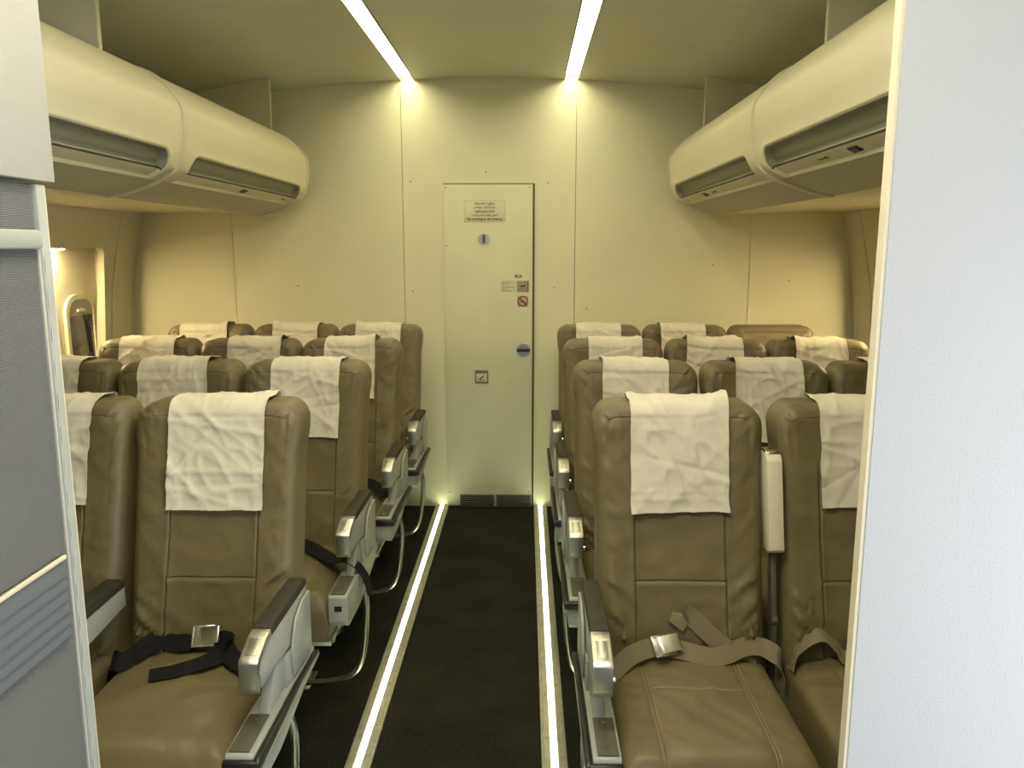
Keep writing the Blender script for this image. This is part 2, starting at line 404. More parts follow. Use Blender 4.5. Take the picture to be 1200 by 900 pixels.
        bm.faces.new(A[0]); bm.faces.new(A[-1][::-1])
        link('end_trim', bm_mesh(bm, 'end_trim', 60), M['bin'], root)
    # dark shadow gap line, latch and placard on the latch strip
    x, z, nn = at((S_MID + S_BOT) / 2 - .001); d = .0075
    def chip(name, y, w, h, m, lift, parent=root):
        tx, tz = (PS[-8][0] - PS[-14][0]), (PS[-8][1] - PS[-14][1])
        a = at((S_MID + S_BOT) / 2 - h); b = at((S_MID + S_BOT) / 2 + h)
        nx, nz = nn
        if nx < 0: nx, nz = -nx, -nz
        ps = []
        for (q, e) in ((a, lift), (b, lift), (b, .012), (a, .012)): ps.append((s * (q[0] + nx * e) - ox, q[1] + nz * e - oz))
        return prism_obj(name, ps, 'y', y - w / 2 - oy, y + w / 2 - oy, m, parent)
    lt = chip('latch', latch_y, .055, .0115, M['dark'], .006)
    chip('latch_button', latch_y, .035, .007, M['plate'], .0045, lt)
    pl = chip('placard', placard_y, .085, .009, M['sign'], .0085)
    for q in range(7): chip('placard_print', placard_y - .03 + .01 * q, .0055 if q % 3 else .003, .003 + .004 * (q in (0, 1)), M['ink'], .0078, pl)
    return root
for (s, nm) in ((-1, 'left'), (1, 'right')):
    overhead_bin(s, 2.84, 4.40, 'cream overhead bin on the %s side, far one ending at the back wall' % nm, 3.62 if s < 0 else 3.87, 4.22 if s < 0 else 3.70)
    overhead_bin(s, 1.28, 2.825, 'cream overhead bin on the %s side, near one cut off by the front panel' % nm, 1.75 if s < 0 else 2.14, 2.12 if s < 0 else 2.36)
    for yy in (2.60, 4.30):
        k = {(-1, 2.60): 9, (-1, 4.30): 10, (1, 2.60): 11, (1, 4.30): 12}[(s, yy)]
        pts = [(s * 1.135, 2.158), (s * 1.135, zceil(1.135) - .001), (s * 1.2, zceil(1.2) - .001), (s * 1.72, zceil(1.72) - .001), (s * 1.72, 2.21), (s * 1.5, 2.197), (s * 1.25, 2.168)]
        pn = struct(prism_obj('trim_%d' % k, pts, 'y', yy, yy + .012, M['side']))
        box_obj('edge_strip', (s * 1.128, yy - .004, 2.155), (s * 1.135, yy + .016, zceil(1.13) - .001), M['bin'], pn)

# partitions by the camera ---------------------------------------------------
PR = struct(box_obj('wall_front_right', (.718, 1.15, 0), (2.10, 1.166, 2.44), M['white']))
PRE = box_obj('edge_strip', (.712, 1.151, 0), (.718, 1.171, 2.44), M['edge'], PR); 
PX = -.466
dv = empty('cabin_divider', (PX, .530, 0), 'grey ribbed textile divider panel with pale frame at the left front under a white board', 'partition')
box_obj('white_board', (-.02, -1.2, 1.632), (.010, .606, 2.465), M['whiteup'], dv, .002)
box_obj('ribbed_panel', (-.02, -1.2, 0), (0, .562, 1.626), M['ribbed'], dv)
box_obj('frame_post', (-.022, .566, 0), (.006, .5875, 1.628), M['greyframe'], dv, .004)
box_obj('edge_strip', (-.022, .588, 0), (.003, .592, 1.628), M['edge'], dv, .001)
box_obj('hinge_strip', (-.001, .560, 0), (.004, .5655, 1.558), M['whiteup'], dv, .001)
box_obj('crossbar', (-.001, -1.2, 1.540), (.012, .563, 1.566), M['greyframe'], dv, .005)
bm = bmesh.new(); add_box(bm, (.0062, .5685, 0), (.0072, .5700, .022), .0003, 1); slot_me = bm_mesh(bm, 'slot')
for k in range(22): link('hinge_slot', slot_me, M['white'], dv).location.z = .50 + .048 * k
pk = box_obj('literature_pocket', (0, -1.0, .985), (.006, .548, 1.100), M['greypocket'], dv, .002)
bm = bmesh.new()
for k in range(6): add_prism(bm, [(.005, 1.088 - .018 * k), (.0082, 1.0760 - .018 * k), (.0078, 1.0735 - .018 * k), (.005, 1.073 - .018 * k)], 'y', -1.0, .546)
link('pocket_fold', bm_mesh(bm, 'folds'), M['greypocket'], pk)
box_obj('pocket_edging', (.004, -1.0, 1.099), (.009, .548, 1.105), M['edge'], pk, .001)
struct(box_obj('wall_front_left', (-2.10, 1.10, 0), (PX - .024, 1.12, 2.44), M['whiteup']))

# lavatory door ---------------------------------------------------------------
DR = empty('door_1', (0, BACK, 0), kind='structure')
DX0, DX1, DZ = -.262, .244, 1.902
box_obj('door_slab', (DX0, -.016, .008), (DX1, -.001, DZ), M['door'], DR, .002)
box_obj('door_hinge_gap', (DX1 + .0005, -.010, .0), (DX1 + .012, -.0005, DZ), M['plate'], DR)
box_obj('door_edging', (DX0 - .004, -.008, 0), (DX0 - .0005, -.0005, DZ + .003), M['edge'], DR)
box_obj('door_head', (DX0 - .004, -.007, DZ + .0008), (DX1 + .012, -.0005, DZ + .006), M['plate'], DR)
YF = -.016
for x0, x1 in ((-.188, .022), (.030, .243)):
    v = box_obj('vent_grille', (x0, YF - .008, .004), (x1, YF - .0005, .080), M['vent'], DR, .002)
    bm = bmesh.new()
    for k in range(5): add_box(bm, (x0 + .008, YF - .0095, .012 + .0135 * k), (x1 - .008, YF - .0075, .019 + .0135 * k), .0005, 1)
    link('grille_slot', bm_mesh(bm, 'slot'), M['dark'], v)
FD = bpy.utils.system_resource('DATAFILES', path='fonts')
def text(s, x, z, size, m, parent, y, align='CENTER', font=None, bold=0, yroot=0):
    c = bpy.data.curves.new('t', 'FONT'); c.body = s; c.size = size; c.align_x = align; c.extrude = .0003; c.offset = bold
    o = bpy.data.objects.new('t', c); C.objects.link(o); bpy.context.view_layer.update()
    me = bpy.data.meshes.new_from_object(o.evaluated_get(bpy.context.evaluated_depsgraph_get())); bpy.data.objects.remove(o); bpy.data.curves.remove(c)
    me.transform(Matrix.Translation((x, y, z)) @ Matrix.Rotation(radians(90), 4, 'X')); me.materials.clear()
    return link('lettering', me, m, parent)
sg = box_obj('no_smoking_sign', (-.146, YF - .0015, 1.694), (.089, YF - .0002, 1.810), M['door'], DR, .0005)
bm = bmesh.new()
for a, b in (((-.146, 1.694), (.089, 1.6955)), ((-.146, 1.8085), (.089, 1.810)), ((-.146, 1.694), (-.1445, 1.81)), ((.0875, 1.694), (.089, 1.81))): add_box(bm, (a[0], YF - .0022, a[1]), (b[0], YF - .0014, b[1]))
link('sign_border', bm_mesh(bm, 'b'), M['signbrown'], sg)
ty = YF - .0018
text('No smoking in the lavatory', -.028, 1.704, .0185, M['ink'], sg, ty, bold=.0004)
text('\u0bb5\u0bbf\u0bae\u0bbe\u0ba9 \u0b95\u0bb4\u0bbf\u0bb5', -.03, 1.790, .016, M['faint'], sg, ty, bold=.0003)
text('\u0baa\u0bc1\u0b95\u0bc8 \u0baa\u0bbf\u0b9f\u0bbf\u0b95\u0bcd\u0b95\u0bbe', -.03, 1.769, .016, M['faint'], sg, ty, bold=.0003)
text('\u0b95\u0bb4\u0bbf\u0bb5\u0bb1\u0bc8\u0baf\u0bbf\u0bb2\u0bcd', -.03, 1.747, .016, M['faint'], sg, ty, bold=.0003)
text('\u0baa\u0bc1\u0b95\u0bc8\u0b95\u0bcd\u0b95 \u0b95\u0bc2\u0b9f\u0bbe\u0ba4\u0bc1', -.03, 1.725, .016, M['faint'], sg, ty, bold=.0003)
# round recessed knobs
def knob(x, z, r, vertical):
    k = DR and None
    bm = bmesh.new(); add_disc(bm, (x, YF, z), r, .006, n=36, bev=.003); k = link('door_knob', bm_mesh(bm, 'knob', 50), M['bright'], DR)
    bm = bmesh.new(); add_disc(bm, (x, YF - .0061, z), r * .8, .001, n=32); link('knob_dish', bm_mesh(bm, 'dish'), M['steel'], k)
    w, h = (r * .22, r * .72) if vertical else (r * .92, r * .22)
    box_obj('knob_grip', (x - w, YF - .016, z - h), (x + w, YF - .0065, z + h), M['dark'] if not vertical else M['plate'], k, .003)
knob(-.034, 1.598, .035, True); knob(.193, .957, .041, False)
bm = bmesh.new(); add_prism(bm, rrect(.044, .018, .009, 6, .163, 1.387), 'y', YF - .003, YF, .001); v = link('door_bolt_plate', bm_mesh(bm, 'v'), M['vent'], DR)
prism_obj('indicator', rrect(.026, .008, .004, 5, .166, 1.388), 'y', YF - .0045, YF - .0031, M['sign'], v)
nt_ = box_obj('notice_label', (.063, YF - .0012, 1.297), (.152, YF - .0002, 1.362), M['sign'], DR)
for t, z, sz, m in (('Occupied or', 1.349, .011, 'faint'), ('Not lock', 1.337, .011, 'faint'), ('Using a large space', 1.3225, .0095, 'ink'), ('Inside use', 1.3125, .0095, 'faint'), ('Push and hold', 1.300, .0105, 'ink')):
    text(t, .066, z, sz, M[m], nt_, YF - .0015, 'LEFT')
ds = box_obj('lock_label', (.156, YF - .003, 1.296), (.218, YF - .0002, 1.361), M['signbrown'], DR, .001)
box_obj('label_edge', (.2185, YF - .0032, 1.296), (.2225, YF - .0002, 1.361), M['dark'], ds)
bm = bmesh.new(); add_prism(bm, [(.172, 1.328), (.180, 1.334), (.202, 1.334), (.202, 1.339), (.205, 1.333), (.202, 1.326), (.180, 1.326)], 'y', YF - .0036, YF - .003); link('arrow_mark', bm_mesh(bm, 'a'), M['ink'], ds)
bm = bmesh.new(); add_box(bm, (.168, YF - .0036, 1.312), (.188, YF - .003, 1.315)); link('printed_line', bm_mesh(bm, 'a'), M['vent'], ds)
ns = box_obj('no_smoking_symbol', (.158, YF - .0015, 1.211), (.221, YF - .0002, 1.275), M['pink'], DR, .0005)
bm = bmesh.new(); cx, cz = .1895, 1.243
o1 = [(cx + .030 * cos(2 * pi * k / 40), cz + .030 * sin(2 * pi * k / 40)) for k in range(40)]; i1 = [(cx + .0245 * cos(2 * pi * k / 40), cz + .0245 * sin(2 * pi * k / 40)) for k in range(40)]
for k in range(40):
    j = (k + 1) % 40; add_prism(bm, [o1[k], o1[j], i1[j], i1[k]], 'y', YF - .0022, YF - .0015)
d = .0026; add_prism(bm, [(cx - .019 - d, cz + .019 - d), (cx - .019 + d, cz + .019 + d), (cx + .019 + d, cz - .019 + d), (cx + .019 - d, cz - .019 - d)], 'y', YF - .0022, YF - .0015)
link('prohibition_ring', bm_mesh(bm, 'r'), M['darkred'], ns)
bm = bmesh.new(); add_box(bm, (cx - .017, YF - .002, cz - .006), (cx + .014, YF - .0015, cz - .002)); link('cigarette_mark', bm_mesh(bm, 'r'), M['ink'], ns)
at_ = box_obj('ashtray', (-.091, YF - .007, .760), (-.013, YF - .0002, .838), M['vent'], DR, .004)
box_obj('ashtray_lid', (-.084, YF - .010, .770), (-.020, YF - .007, .818), M['sign'], at_, .002)
bm = bmesh.new(); add_prism(bm, [(-.067, .790), (-.060, .782), (-.055, .787), (-.036, .806), (-.040, .809), (-.060, .792)], 'y', YF - .0106, YF - .010); add_box(bm, (-.07, YF - .0106, .777), (-.034, YF - .010, .780))
link('cigarette_mark', bm_mesh(bm, 'c'), M['ink'], at_)
box_obj('ashtray_flap_gap', (-.084, YF - .0085, .8185), (-.020, YF - .007, .8215), M['bright'], at_)
bm = bmesh.new()
for x, z in ((-.25, 1.885), (.228, 1.885), (-.25, 1.56), (-.25, .095), (.228, .095)): add_disc(bm, (x, YF, z), .004, .0015, n=10)
link('screw', bm_mesh(bm, 'scr'), M['plate'], DR)

# strip lights ------------------------------------------------------------------
for s, side in ((-1, 'left'), (1, 'right')):
    xc = s * .456; zc = zceil(.456)
    L = empty('ceiling_strip_light', (xc, 2.8, zc), 'long white LED strip light set in the ceiling, %s of the two' % side, 'strip light', 'ceiling strip lights')
    box_obj('diffuser', (-.036, -3.3, .018), (.036, 1.785, .026), M['ceilled'], L)
    for k in (-1, 1): box_obj('light_frame', (k * .0362, -3.32, -.004), (k * .0415, 1.828, .03), M['whiteup'], L)
    box_obj('light_housing', (-.0405, -3.32, .032), (.0405, 1.828, .045), M['dark'], L)
    F = empty('floor_strip_light', (s * .2975, 2.6, 0), 'glowing floor light strip in an aluminium channel along the %s edge of the aisle' % side, 'floor light', 'floor strip lights')
    bm = bmesh.new()
    for k in (-1, 1):
        add_prism(bm, [(k * .0395, 0), (k * .0385, .004), (k * .030, .0085), (k * .0120, .0095), (k * .0100, .0070), (k * .0100, 0)], 'y', -2.2, 2.025)
        add_prism(bm, [(k * .031, .0083), (k * .030, .0105), (k * .0285, .0105), (k * .0275, .0083)], 'y', -2.2, 2.025)
    ch = link('aluminium_channel', bm_mesh(bm, 'ch', 25), M['alu'], F)
    bm = bmesh.new(); add_disc(bm, (0, 0, .009), .0022, .0008, 'z', 8); scr = bm_mesh(bm, 'cs')
    for k in (-1, 1):
        for q in range(7, 17): link('channel_screw', scr, M['pad'], ch).location = (k * .021, -2.05 + .25 * q + (.06 if k > 0 else 0), 0)
    box_obj('light_strip', (-.0095, -2.2, .001), (.0095, 2.024, .0075), M['floorled'], F)

# ------------------------------------------------------------------ seats
TOPZ, REC = 1.140, .246
BW, BR, BT, RR = .221, .058, .115, .022     # half width, corner radius, thickness, edge rounding
def hw(z):
    w = BW - .008 * (1 - sstep(.98, 1.07, z))
    k = z - (TOPZ - BR)
    if k > 0: w = w - BR + sqrt(max(0, BR * BR - k * k))
    return w
def q_front(x, z, seed, wr=1.0):
    """depth of the front face before recline (0 = foremost plane, + = backwards)"""
    W_ = BW - .008 * (1 - sstep(.98, 1.07, z)); top = TOPZ
    ax = abs(x) - (W_ - BR); az = z - (top - BR)
    if ax > 0 and az > 0: d = BR - sqrt(ax * ax + az * az)
    else: d = min(W_ - abs(x), top - z)
    d = max(0, d); r = RR
    q = r - sqrt(max(0, r * r - max(0, r - d) ** 2))
    inner = sstep(.0, .035, d)
    q -= .012 * exp(-((z - .60) / .13) ** 2) * inner
    q -= .004 * exp(-((abs(x) - .165) / .045) ** 2) * inner
    q += .004 * exp(-(x / .09) ** 2) * inner
    if wr:
        s = seed * 7.31
        e = sstep(.10, .17, abs(x)); lo = 1 - sstep(.50, .78, z)
        n1 = noise.noise(Vector((x * 7 + s, z * 27 - abs(x) * 21 + s, 1.7))); n1 = (1 - abs(n1) * 2.4)
        n2 = noise.noise(Vector((x * 9 + s, z * 11 + s, 4.2)))
        n3 = noise.noise(Vector((x * 26 - s, z * 40 - abs(x) * 40 + s, 8.2))); n3 = 1 - abs(n3) * 2
        n4 = (1 - abs(noise.noise(Vector((x * 5 + z * 9 + s, z * 7 - x * 6, s)))) * 3); n4 = max(0, n4) ** 2
        tc = sstep(.10, .2, abs(x)) * sstep(1.0, 1.09, z)
        q -= wr * inner * (.0130 * max(0, n1) ** 2 * e * (.30 + .70 * lo) + .0036 * n2 + .0060 * max(0, n1) ** 3 * lo + .0075 * max(0, n3) ** 2 * tc + .0034 * n4)
    if z < .99:
        for sx in (-.116, .116): q += .0035 * exp(-((x - sx) / .0016) ** 2) - .0016 * exp(-((abs(x - sx) - .006) / .004) ** 2)
        if abs(x) < .116: q += .0035 * exp(-((z - .700) / .0016) ** 2) - .0022 * exp(-((z - .690) / .006) ** 2)
    if inner > .2: q += .0030 * exp(-((d - .034) / .0018) ** 2)
    if 1.06 < z and abs(x) < .15: q += 0
    return q
def axis_samples(lo, hi, n, dense):
    v = [lo + (hi - lo) * i / n for i in range(n + 1)]
    for c in dense:
        for k in (-.0085, -.0055, -.003, -.0017, -.0007, .0007, .0017, .003, .0055, .0085): v.append(c + k)
    v = sorted(x for x in v if lo <= x <= hi); out = [v[0]]
    for x in v[1:]:
        if x - out[-1] > .0006: out.append(x)
    out[-1] = hi; return out
def backrest_mesh(seed):
    zs = axis_samples(.40, TOPZ, 62, [.70, TOPZ - .03, TOPZ - .012, TOPZ - .004])
    inner = axis_samples(-.144, .144, 26, [-.116, .116])
    fr = [0, .06, .14, .22, .3, .38, .46, .54, .60, .64, .67, .70, .76, .82, .88, .93, .97, .99, 1.0][1:]
    vs = []; fs = []; nx = len(inner) + 2 * len(fr)
    def cols(z):
        h = hw(z); return [-.144 - (h - .144) * f for f in reversed(fr)] + inner + [.144 + (h - .144) * f for f in fr]
    def Y(q, z): return q + (z - TOPZ) * REC
    for z in zs:
        for x in cols(z): vs.append((x, Y(q_front(x, z, seed), z), z))
    nf = len(vs)
    for z in zs:
        for x in cols(z):
            d = min(hw(z) - abs(x), TOPZ - z); q = RR * .7 - sqrt(max(0, (RR * .7) ** 2 - max(0, RR * .7 - max(0, d)) ** 2))
            vs.append((x, Y(BT - q, z), z))
    nz = len(zs)
    for i in range(nz - 1):
        for j in range(nx - 1):
            a = i * nx + j; fs.append((a, a + 1, a + nx + 1, a + nx)); b = nf + a; fs.append((b, b + nx, b + nx + 1, b + 1))
    for i in range(nz - 1):
        for j, fl in ((0, 0), (nx - 1, 1)):
            a = i * nx + j; b = a + nx; f = (a, b, nf + b, nf + a); fs.append(f if not fl else f[::-1])
    for j in range(nx - 1):
        a = j; fs.append((a, nf + a, nf + a + 1, a + 1)); a = (nz - 1) * nx + j; fs.append((a, a + 1, nf + a + 1, nf + a))
    me = mesh_of('backrest', vs, fs, 60)
    me.materials.append(M['leather']); me.materials.append(M['seam'])
    for p in me.polygons:
        c = p.center; v = [me.vertices[i].co for i in p.vertices]
        if c.y - (c.z - TOPZ) * REC > .03: continue
        wx = max(q.x for q in v) - min(q.x for q in v); wz = max(q.z for q in v) - min(q.z for q in v)
        if c.z < .99 and (abs(abs(c.x) - .116) < .0006 and wx < .002 or abs(c.z - .7) < .0006 and abs(c.x) < .116 and wz < .002): p.material_index = 1
    return me
def cushion_mesh(seed, x0, x1, double):
    """top surface + front roll + sides; y from -.62 (front) to -.10"""
    y0, y1, zt, th = -.585, -.12, .505, .135
    xc = (x0 + x1) / 2; hwx = (x1 - x0) / 2
    sm = [-.116, .116] if double else []
    xs = axis_samples(-hwx, hwx, 34, sm + ([-.108, .124] if double else []) + [-hwx + .006, hwx - .006])
    ysm = axis_samples(y0, y1, 40, [-.31, y0 + .006, y0 + .02])
    R_ = .045; vs = []; fs = []
    def top(x, y):
        dx = hwx - abs(x); dy = y - y0; d = dx
        rx = R_ * .7 - sqrt(max(0, (R_ * .7) ** 2 - max(0, R_ * .7 - dx) ** 2))
        r2 = .06; ry = r2 - sqrt(max(0, r2 * r2 - max(0, r2 - dy) ** 2))
        z = zt - rx - ry
        i = sstep(0, .04, min(dx, dy))
        z += .012 * (1 - (x / hwx) ** 2) * i
        s = seed * 3.7
        n1 = 1 - abs(noise.noise(Vector((x * 9 + s, y * 14 + x * 7, 3.1)))) * 2.4
        z += i * (.0045 * max(0, n1) ** 2 + .005 * noise.noise(Vector((x * 8 + s, y * 8, s))))
        back = sstep(-.26, -.14, y)
        z += i * back * .004 * max(0, 1 - abs(noise.noise(Vector((x * 22 + s, y * 10, 9)))) * 2.2)
        if double:
            spl = .10 * (-y - .15)
            for sx in (-.116, .116):
                for o in (-.004, .004):
                    z -= .0026 * exp(-((x - sx - o) / .0022) ** 2) * i
            if abs(x) < .113: z -= .0028 * exp(-((y + .31) / .003) ** 2) * i
        else:
            z -= .0035 * exp(-((y + .30 + .01 * sin(x * 9)) / .003) ** 2) * i
        z -= .003 * exp(-((dx - .022) / .002) ** 2) * (dy > .03)
        return z
    nx = len(xs)
    for y in ysm:
        for x in xs: vs.append((x + xc, y, top(x, y)))
    nf = len(vs)
    for y in ysm:
        for x in xs: vs.append((x * .985 + xc, y + .012 * (1 - (y - y0) / (y1 - y0)), zt - th))
    ny = len(ysm)
    for i in range(ny - 1):
        for j in range(nx - 1):
            a = i * nx + j; fs.append((a, a + 1, a + nx + 1, a + nx)); b = nf + a; fs.append((b, b + nx, b + nx + 1, b + 1))
    for i in range(ny - 1):
        for j in (0, nx - 1):
            a = i * nx + j; b = a + nx; fs.append((a, b, nf + b, nf + a))
    for j in range(nx - 1):
        for i in (0, ny - 1):
            a = i * nx + j; fs.append((a, nf + a, nf + a + 1, a + 1))
    return mesh_of('cushion', vs, fs, 70)
BACKS = [backrest_mesh(k) for k in range(4)]
CUSH = {}
def cushion(seed, m, aisle, double):
    x0, x1 = (-.213, .200) if aisle else (-.213, .213)
    if m < 0: x0, x1 = -x1, -x0
    k = (seed % 2, m, aisle, double)
    if k not in CUSH: CUSH[k] = cushion_mesh(seed % 2, x0, x1, double); CUSH[k].materials.append(M['leather'])
    return CUSH[k]
def mx(poly, m): return [(p[0] * m, p[1]) for p in poly]
CACHE = {}
def cached(key, fn):
    if key not in CACHE: CACHE[key] = fn()
    return CACHE[key]
def part(name, key, fn, m, parent):
    """one mesh shared by all like seats"""
    me = cached(key, lambda: bm_mesh(fn(), name))
    return link(name, me, m, parent)
def B(*items):
    def f():
        bm = bmesh.new()
        for it in items:
            if it[0] == 'box': add_box(bm, it[1], it[2], it[3])
            elif it[0] == 'prism': add_prism(bm, it[1], 'x', it[2], it[3], it[4])
            elif it[0] == 'tube': add_tube(bm, it[1], it[2], 12)
            elif it[0] == 'disc': add_disc(bm, it[1], it[2], it[3], it[4], 16)
        return bm
    return f
def aisle_arm(root, m, bumper=True):
    xi, xo = .219 * m, .256 * m
    ARM = [(-.145, .6980), (-.43, .7020), (-.455, .7000), (-.500, .6860), (-.512, .6780), (-.512, .6320), (-.500, .6220), (-.37, .6220), (-.30, .6100), (-.145, .6000)]
    a = part('armrest', ('arm', m), B(('prism', ARM, xi, xo, .0015)), M['shell'], root)
    part('armrest_pad', ('pad', m), B(('prism', [(-.15, .7000), (-.15, .7180), (-.18, .7240), (-.38, .7260), (-.431, .7230), (-.431, .7025)], xi - .002 * m, xo + .002 * m, .0025)), M['pad'], a)
    part('end_cap', ('cap', m), B(('prism', [(-.4315, .7025), (-.4315, .7215), (-.462, .7175), (-.518, .6965), (-.5265, .6890), (-.5275, .6320), (-.522, .6200), (-.5130, .6180), (-.5130, .6780), (-.500, .6870), (-.456, .7010)], xi - .002 * m, xo + .0025 * m, .0018)), M['chrome'], a)
    part('ash_lid', ('lid', m), B(('prism', [(-.466, .7155), (-.466, .7172), (-.510, .7007), (-.510, .6990)], xi + .006 * m, xo - .006 * m, .0005)), M['steel'], a)
    part('pivot_bolt', ('bolt', m), B(('disc', (xi - .003 * m, -.500, .645), .008, -.006 * m, 'x')), M['bright'], a)
    sp = part('side_panel', ('sp', m), B(('prism', [(-.125, .60), (-.125, .50), (-.335, .515), (-.345, .602), (-.30, .603)], .228 * m, .258 * m, .003),
                                          ('prism', [(-.445, .526), (-.385, .618), (-.31, .618), (-.31, .526)], .224 * m, .250 * m, .002)), M['shell'], root)
    part('raised_panel', ('rp', m), B(('prism', [(-.148, .685), (-.148, .525), (-.300, .535), (-.310, .60), (-.27, .665), (-.21, .685)], .258 * m, .2655 * m, .003)), M['shell'], sp)
    c = part('side_console', ('con', m), B(('prism', [(-.118, .518), (-.118, .490), (-.20, .462), (-.42, .424), (-.575, .424), (-.592, .445), (-.592, .520), (-.585, .527), (-.43, .527)], .203 * m, .262 * m, .004)), M['shell'], root)
    part('scuff_plate', ('plate', m), B(('prism', [(-.584, .5275), (-.584, .5305), (-.452, .5305), (-.452, .5275)], .208 * m, .252 * m, .001)), M['plate'], c)
    part('plate_screw', ('pscr', m), B(('disc', (.230 * m, -.565, .5305), .004, .001, 'z'), ('disc', (.230 * m, -.472, .5305), .004, .001, 'z')), M['steel'], c)
    if bumper:
        part('rubber_bumper', ('bump', m), B(('prism', [(-.122, .492), (-.122, .510), (-.30, .516), (-.590, .520), (-.603, .512), (-.603, .494), (-.590, .488), (-.30, .488)], .2622 * m, .277 * m, .005),
                                             ('prism', [(-.5925, .490), (-.5925, .519), (-.604, .515), (-.604, .492)], .200 * m, .270 * m, .004)), M['rubber'], c)
    else:
        part('mount_hole', ('hole', m), B(('prism', [(-.36, .468), (-.36, .482), (-.375, .482), (-.375, .468)], .262 * m, .2635 * m, .0005), ('box', (.222 * m, -.5935, .478), (.244 * m, -.592, .494), 0)), M['rubber'], c)
    pts = spline([(.245 * m, -.30, .44), (.256 * m, -.30, .38), (.252 * m, -.30, .28), (.236 * m, -.30, .17), (.20 * m, -.30, .11), (.14 * m, -.30, .088), (.05 * m, -.30, .08), (-.20 * m, -.30, .08)], 6)
    part('baggage_bar', ('bag', m), B(('tube', pts, .0095)), M['steel'], root)
def raised_arm(root, m, w=.026, off=.2275):
    off = round(off, 4); x0, x1 = -off * m - w / 2, -off * m + w / 2
    def yy(z, q): return q + (z - TOPZ) * REC
    P = [(yy(z, q), z) for z, q in ((.775, -.020), (.785, -.034), (1.005, -.030), (1.02, -.020), (1.02, .03), (.775, .03))]
    a = part('middle_armrest', ('ma', m, w, off), B(('prism', P, x0, x1, .004)), M['bin'], root)
    part('end_cap', ('mc', m, w, off), B(('prism', [(yy(1.021, -.022), 1.021), (yy(1.028, -.014), 1.028), (yy(1.028, .02), 1.028), (yy(1.021, .026), 1.021)], x0 + .001, x1 - .001, .002)), M['bright'], a)
    part('hinge_arm', ('mh', m, w, off), B(('prism', [(yy(.776, -.005), .776), (yy(.60, .0), .60), (yy(.50, .02), .50), (yy(.44, .03), .44), (yy(.44, .06), .44), (yy(.60, .04), .60), (yy(.776, .02), .776)], -off * m - .0065, -off * m + .0065, .002),
                                   ('disc', (-off * m - .0075, yy(.60, .01), .60), .014, .015, 'x')), M['plate'], a)
def lowered_arm(root, m):
    x0, x1 = -.230 * m - .022, -.230 * m + .022
    a = part('middle_armrest', ('la', m), B(('prism', [(-.15, .690), (-.43, .690), (-.53, .655), (-.545, .60), (-.44, .545), (-.40, .56), (-.37, .625), (-.15, .64)], x0, x1, .003)), M['shell'], root)
    part('armrest_pad', ('lap', m), B(('prism', [(-.15, .692), (-.15, .712), (-.30, .716), (-.43, .708), (-.50, .685), (-.535, .655), (-.525, .652), (-.43, .692)], x0 - .002, x1 + .002, .005)), M['pad'], a)
def seat(x, y, m, idx, aisle, label, row, arm='up', bumper=True, double=True, gap=.455):
    r = empty('airline_seat', (x, y, 0), label, 'airline seat', 'airline seats facing the front')
    link('backrest', BACKS[idx % 4], None, r)
    link('seat_cushion', cushion(idx, m, aisle, double), None, r)
    part('seat_frame', ('frame',), B(('tube', [(-.190, -.18, .345), (.190, -.18, .345)], .022), ('tube', [(-.190, -.48, .345), (.190, -.48, .345)], .022), ('box', (-.20, -.56, .350), (.20, -.13, .3695), .002)), M['steel'], r)
    for k, yy in enumerate((-.47, -.17)):
        part('leg', ('leg', k), B(('tube', spline([(0, yy, .335), (0, yy + (.0 if k else -.01), .16), (0, yy + (.03 if k else -.02), .012)], 4), .016), ('box', (-.03, yy - .06, 0), (.03, yy + .06, .014), .003)), M['steel'], r)
    if aisle: aisle_arm(r, m, bumper)
    if arm == 'up': raised_arm(r, m, .040 if (m < 0 and row == 0) else .020, gap / 2)
    elif arm == 'down': lowered_arm(r, m)
    return r
def ribbon(name, pts, wid, w, m, parent, th=.0022, k=8):
    """webbing: pts are the centre line, wid the width direction at each point"""
    P = spline(pts, k); D = spline(wid, k); vs = []; fs = []
    for i, (p, d) in enumerate(zip(P, D)):
        t = (P[min(i + 1, len(P) - 1)] - P[max(i - 1, 0)]).normalized(); d = (d - t * d.dot(t)).normalized(); n = t.cross(d).normalized()
        for (a, b) in ((-1, -1), (-.5, -1.1), (0, -1.1), (.5, -1.1), (1, -1), (1, 1), (.5, 1.1), (0, 1.1), (-.5, 1.1), (-1, 1)): vs.append(p + d * a * w / 2 + n * b * th / 2)
    N = 10
    for i in range(len(P) - 1):
        for q in range(N): a = i * N; fs.append((a + q, a + (q + 1) % N, a + N + (q + 1) % N, a + N + q))
    fs.append(tuple(range(N))[::-1]); e = (len(P) - 1) * N; fs.append(tuple(range(e, e + N)))
    return link(name, mesh_of(name, vs, fs, 50), m, parent)

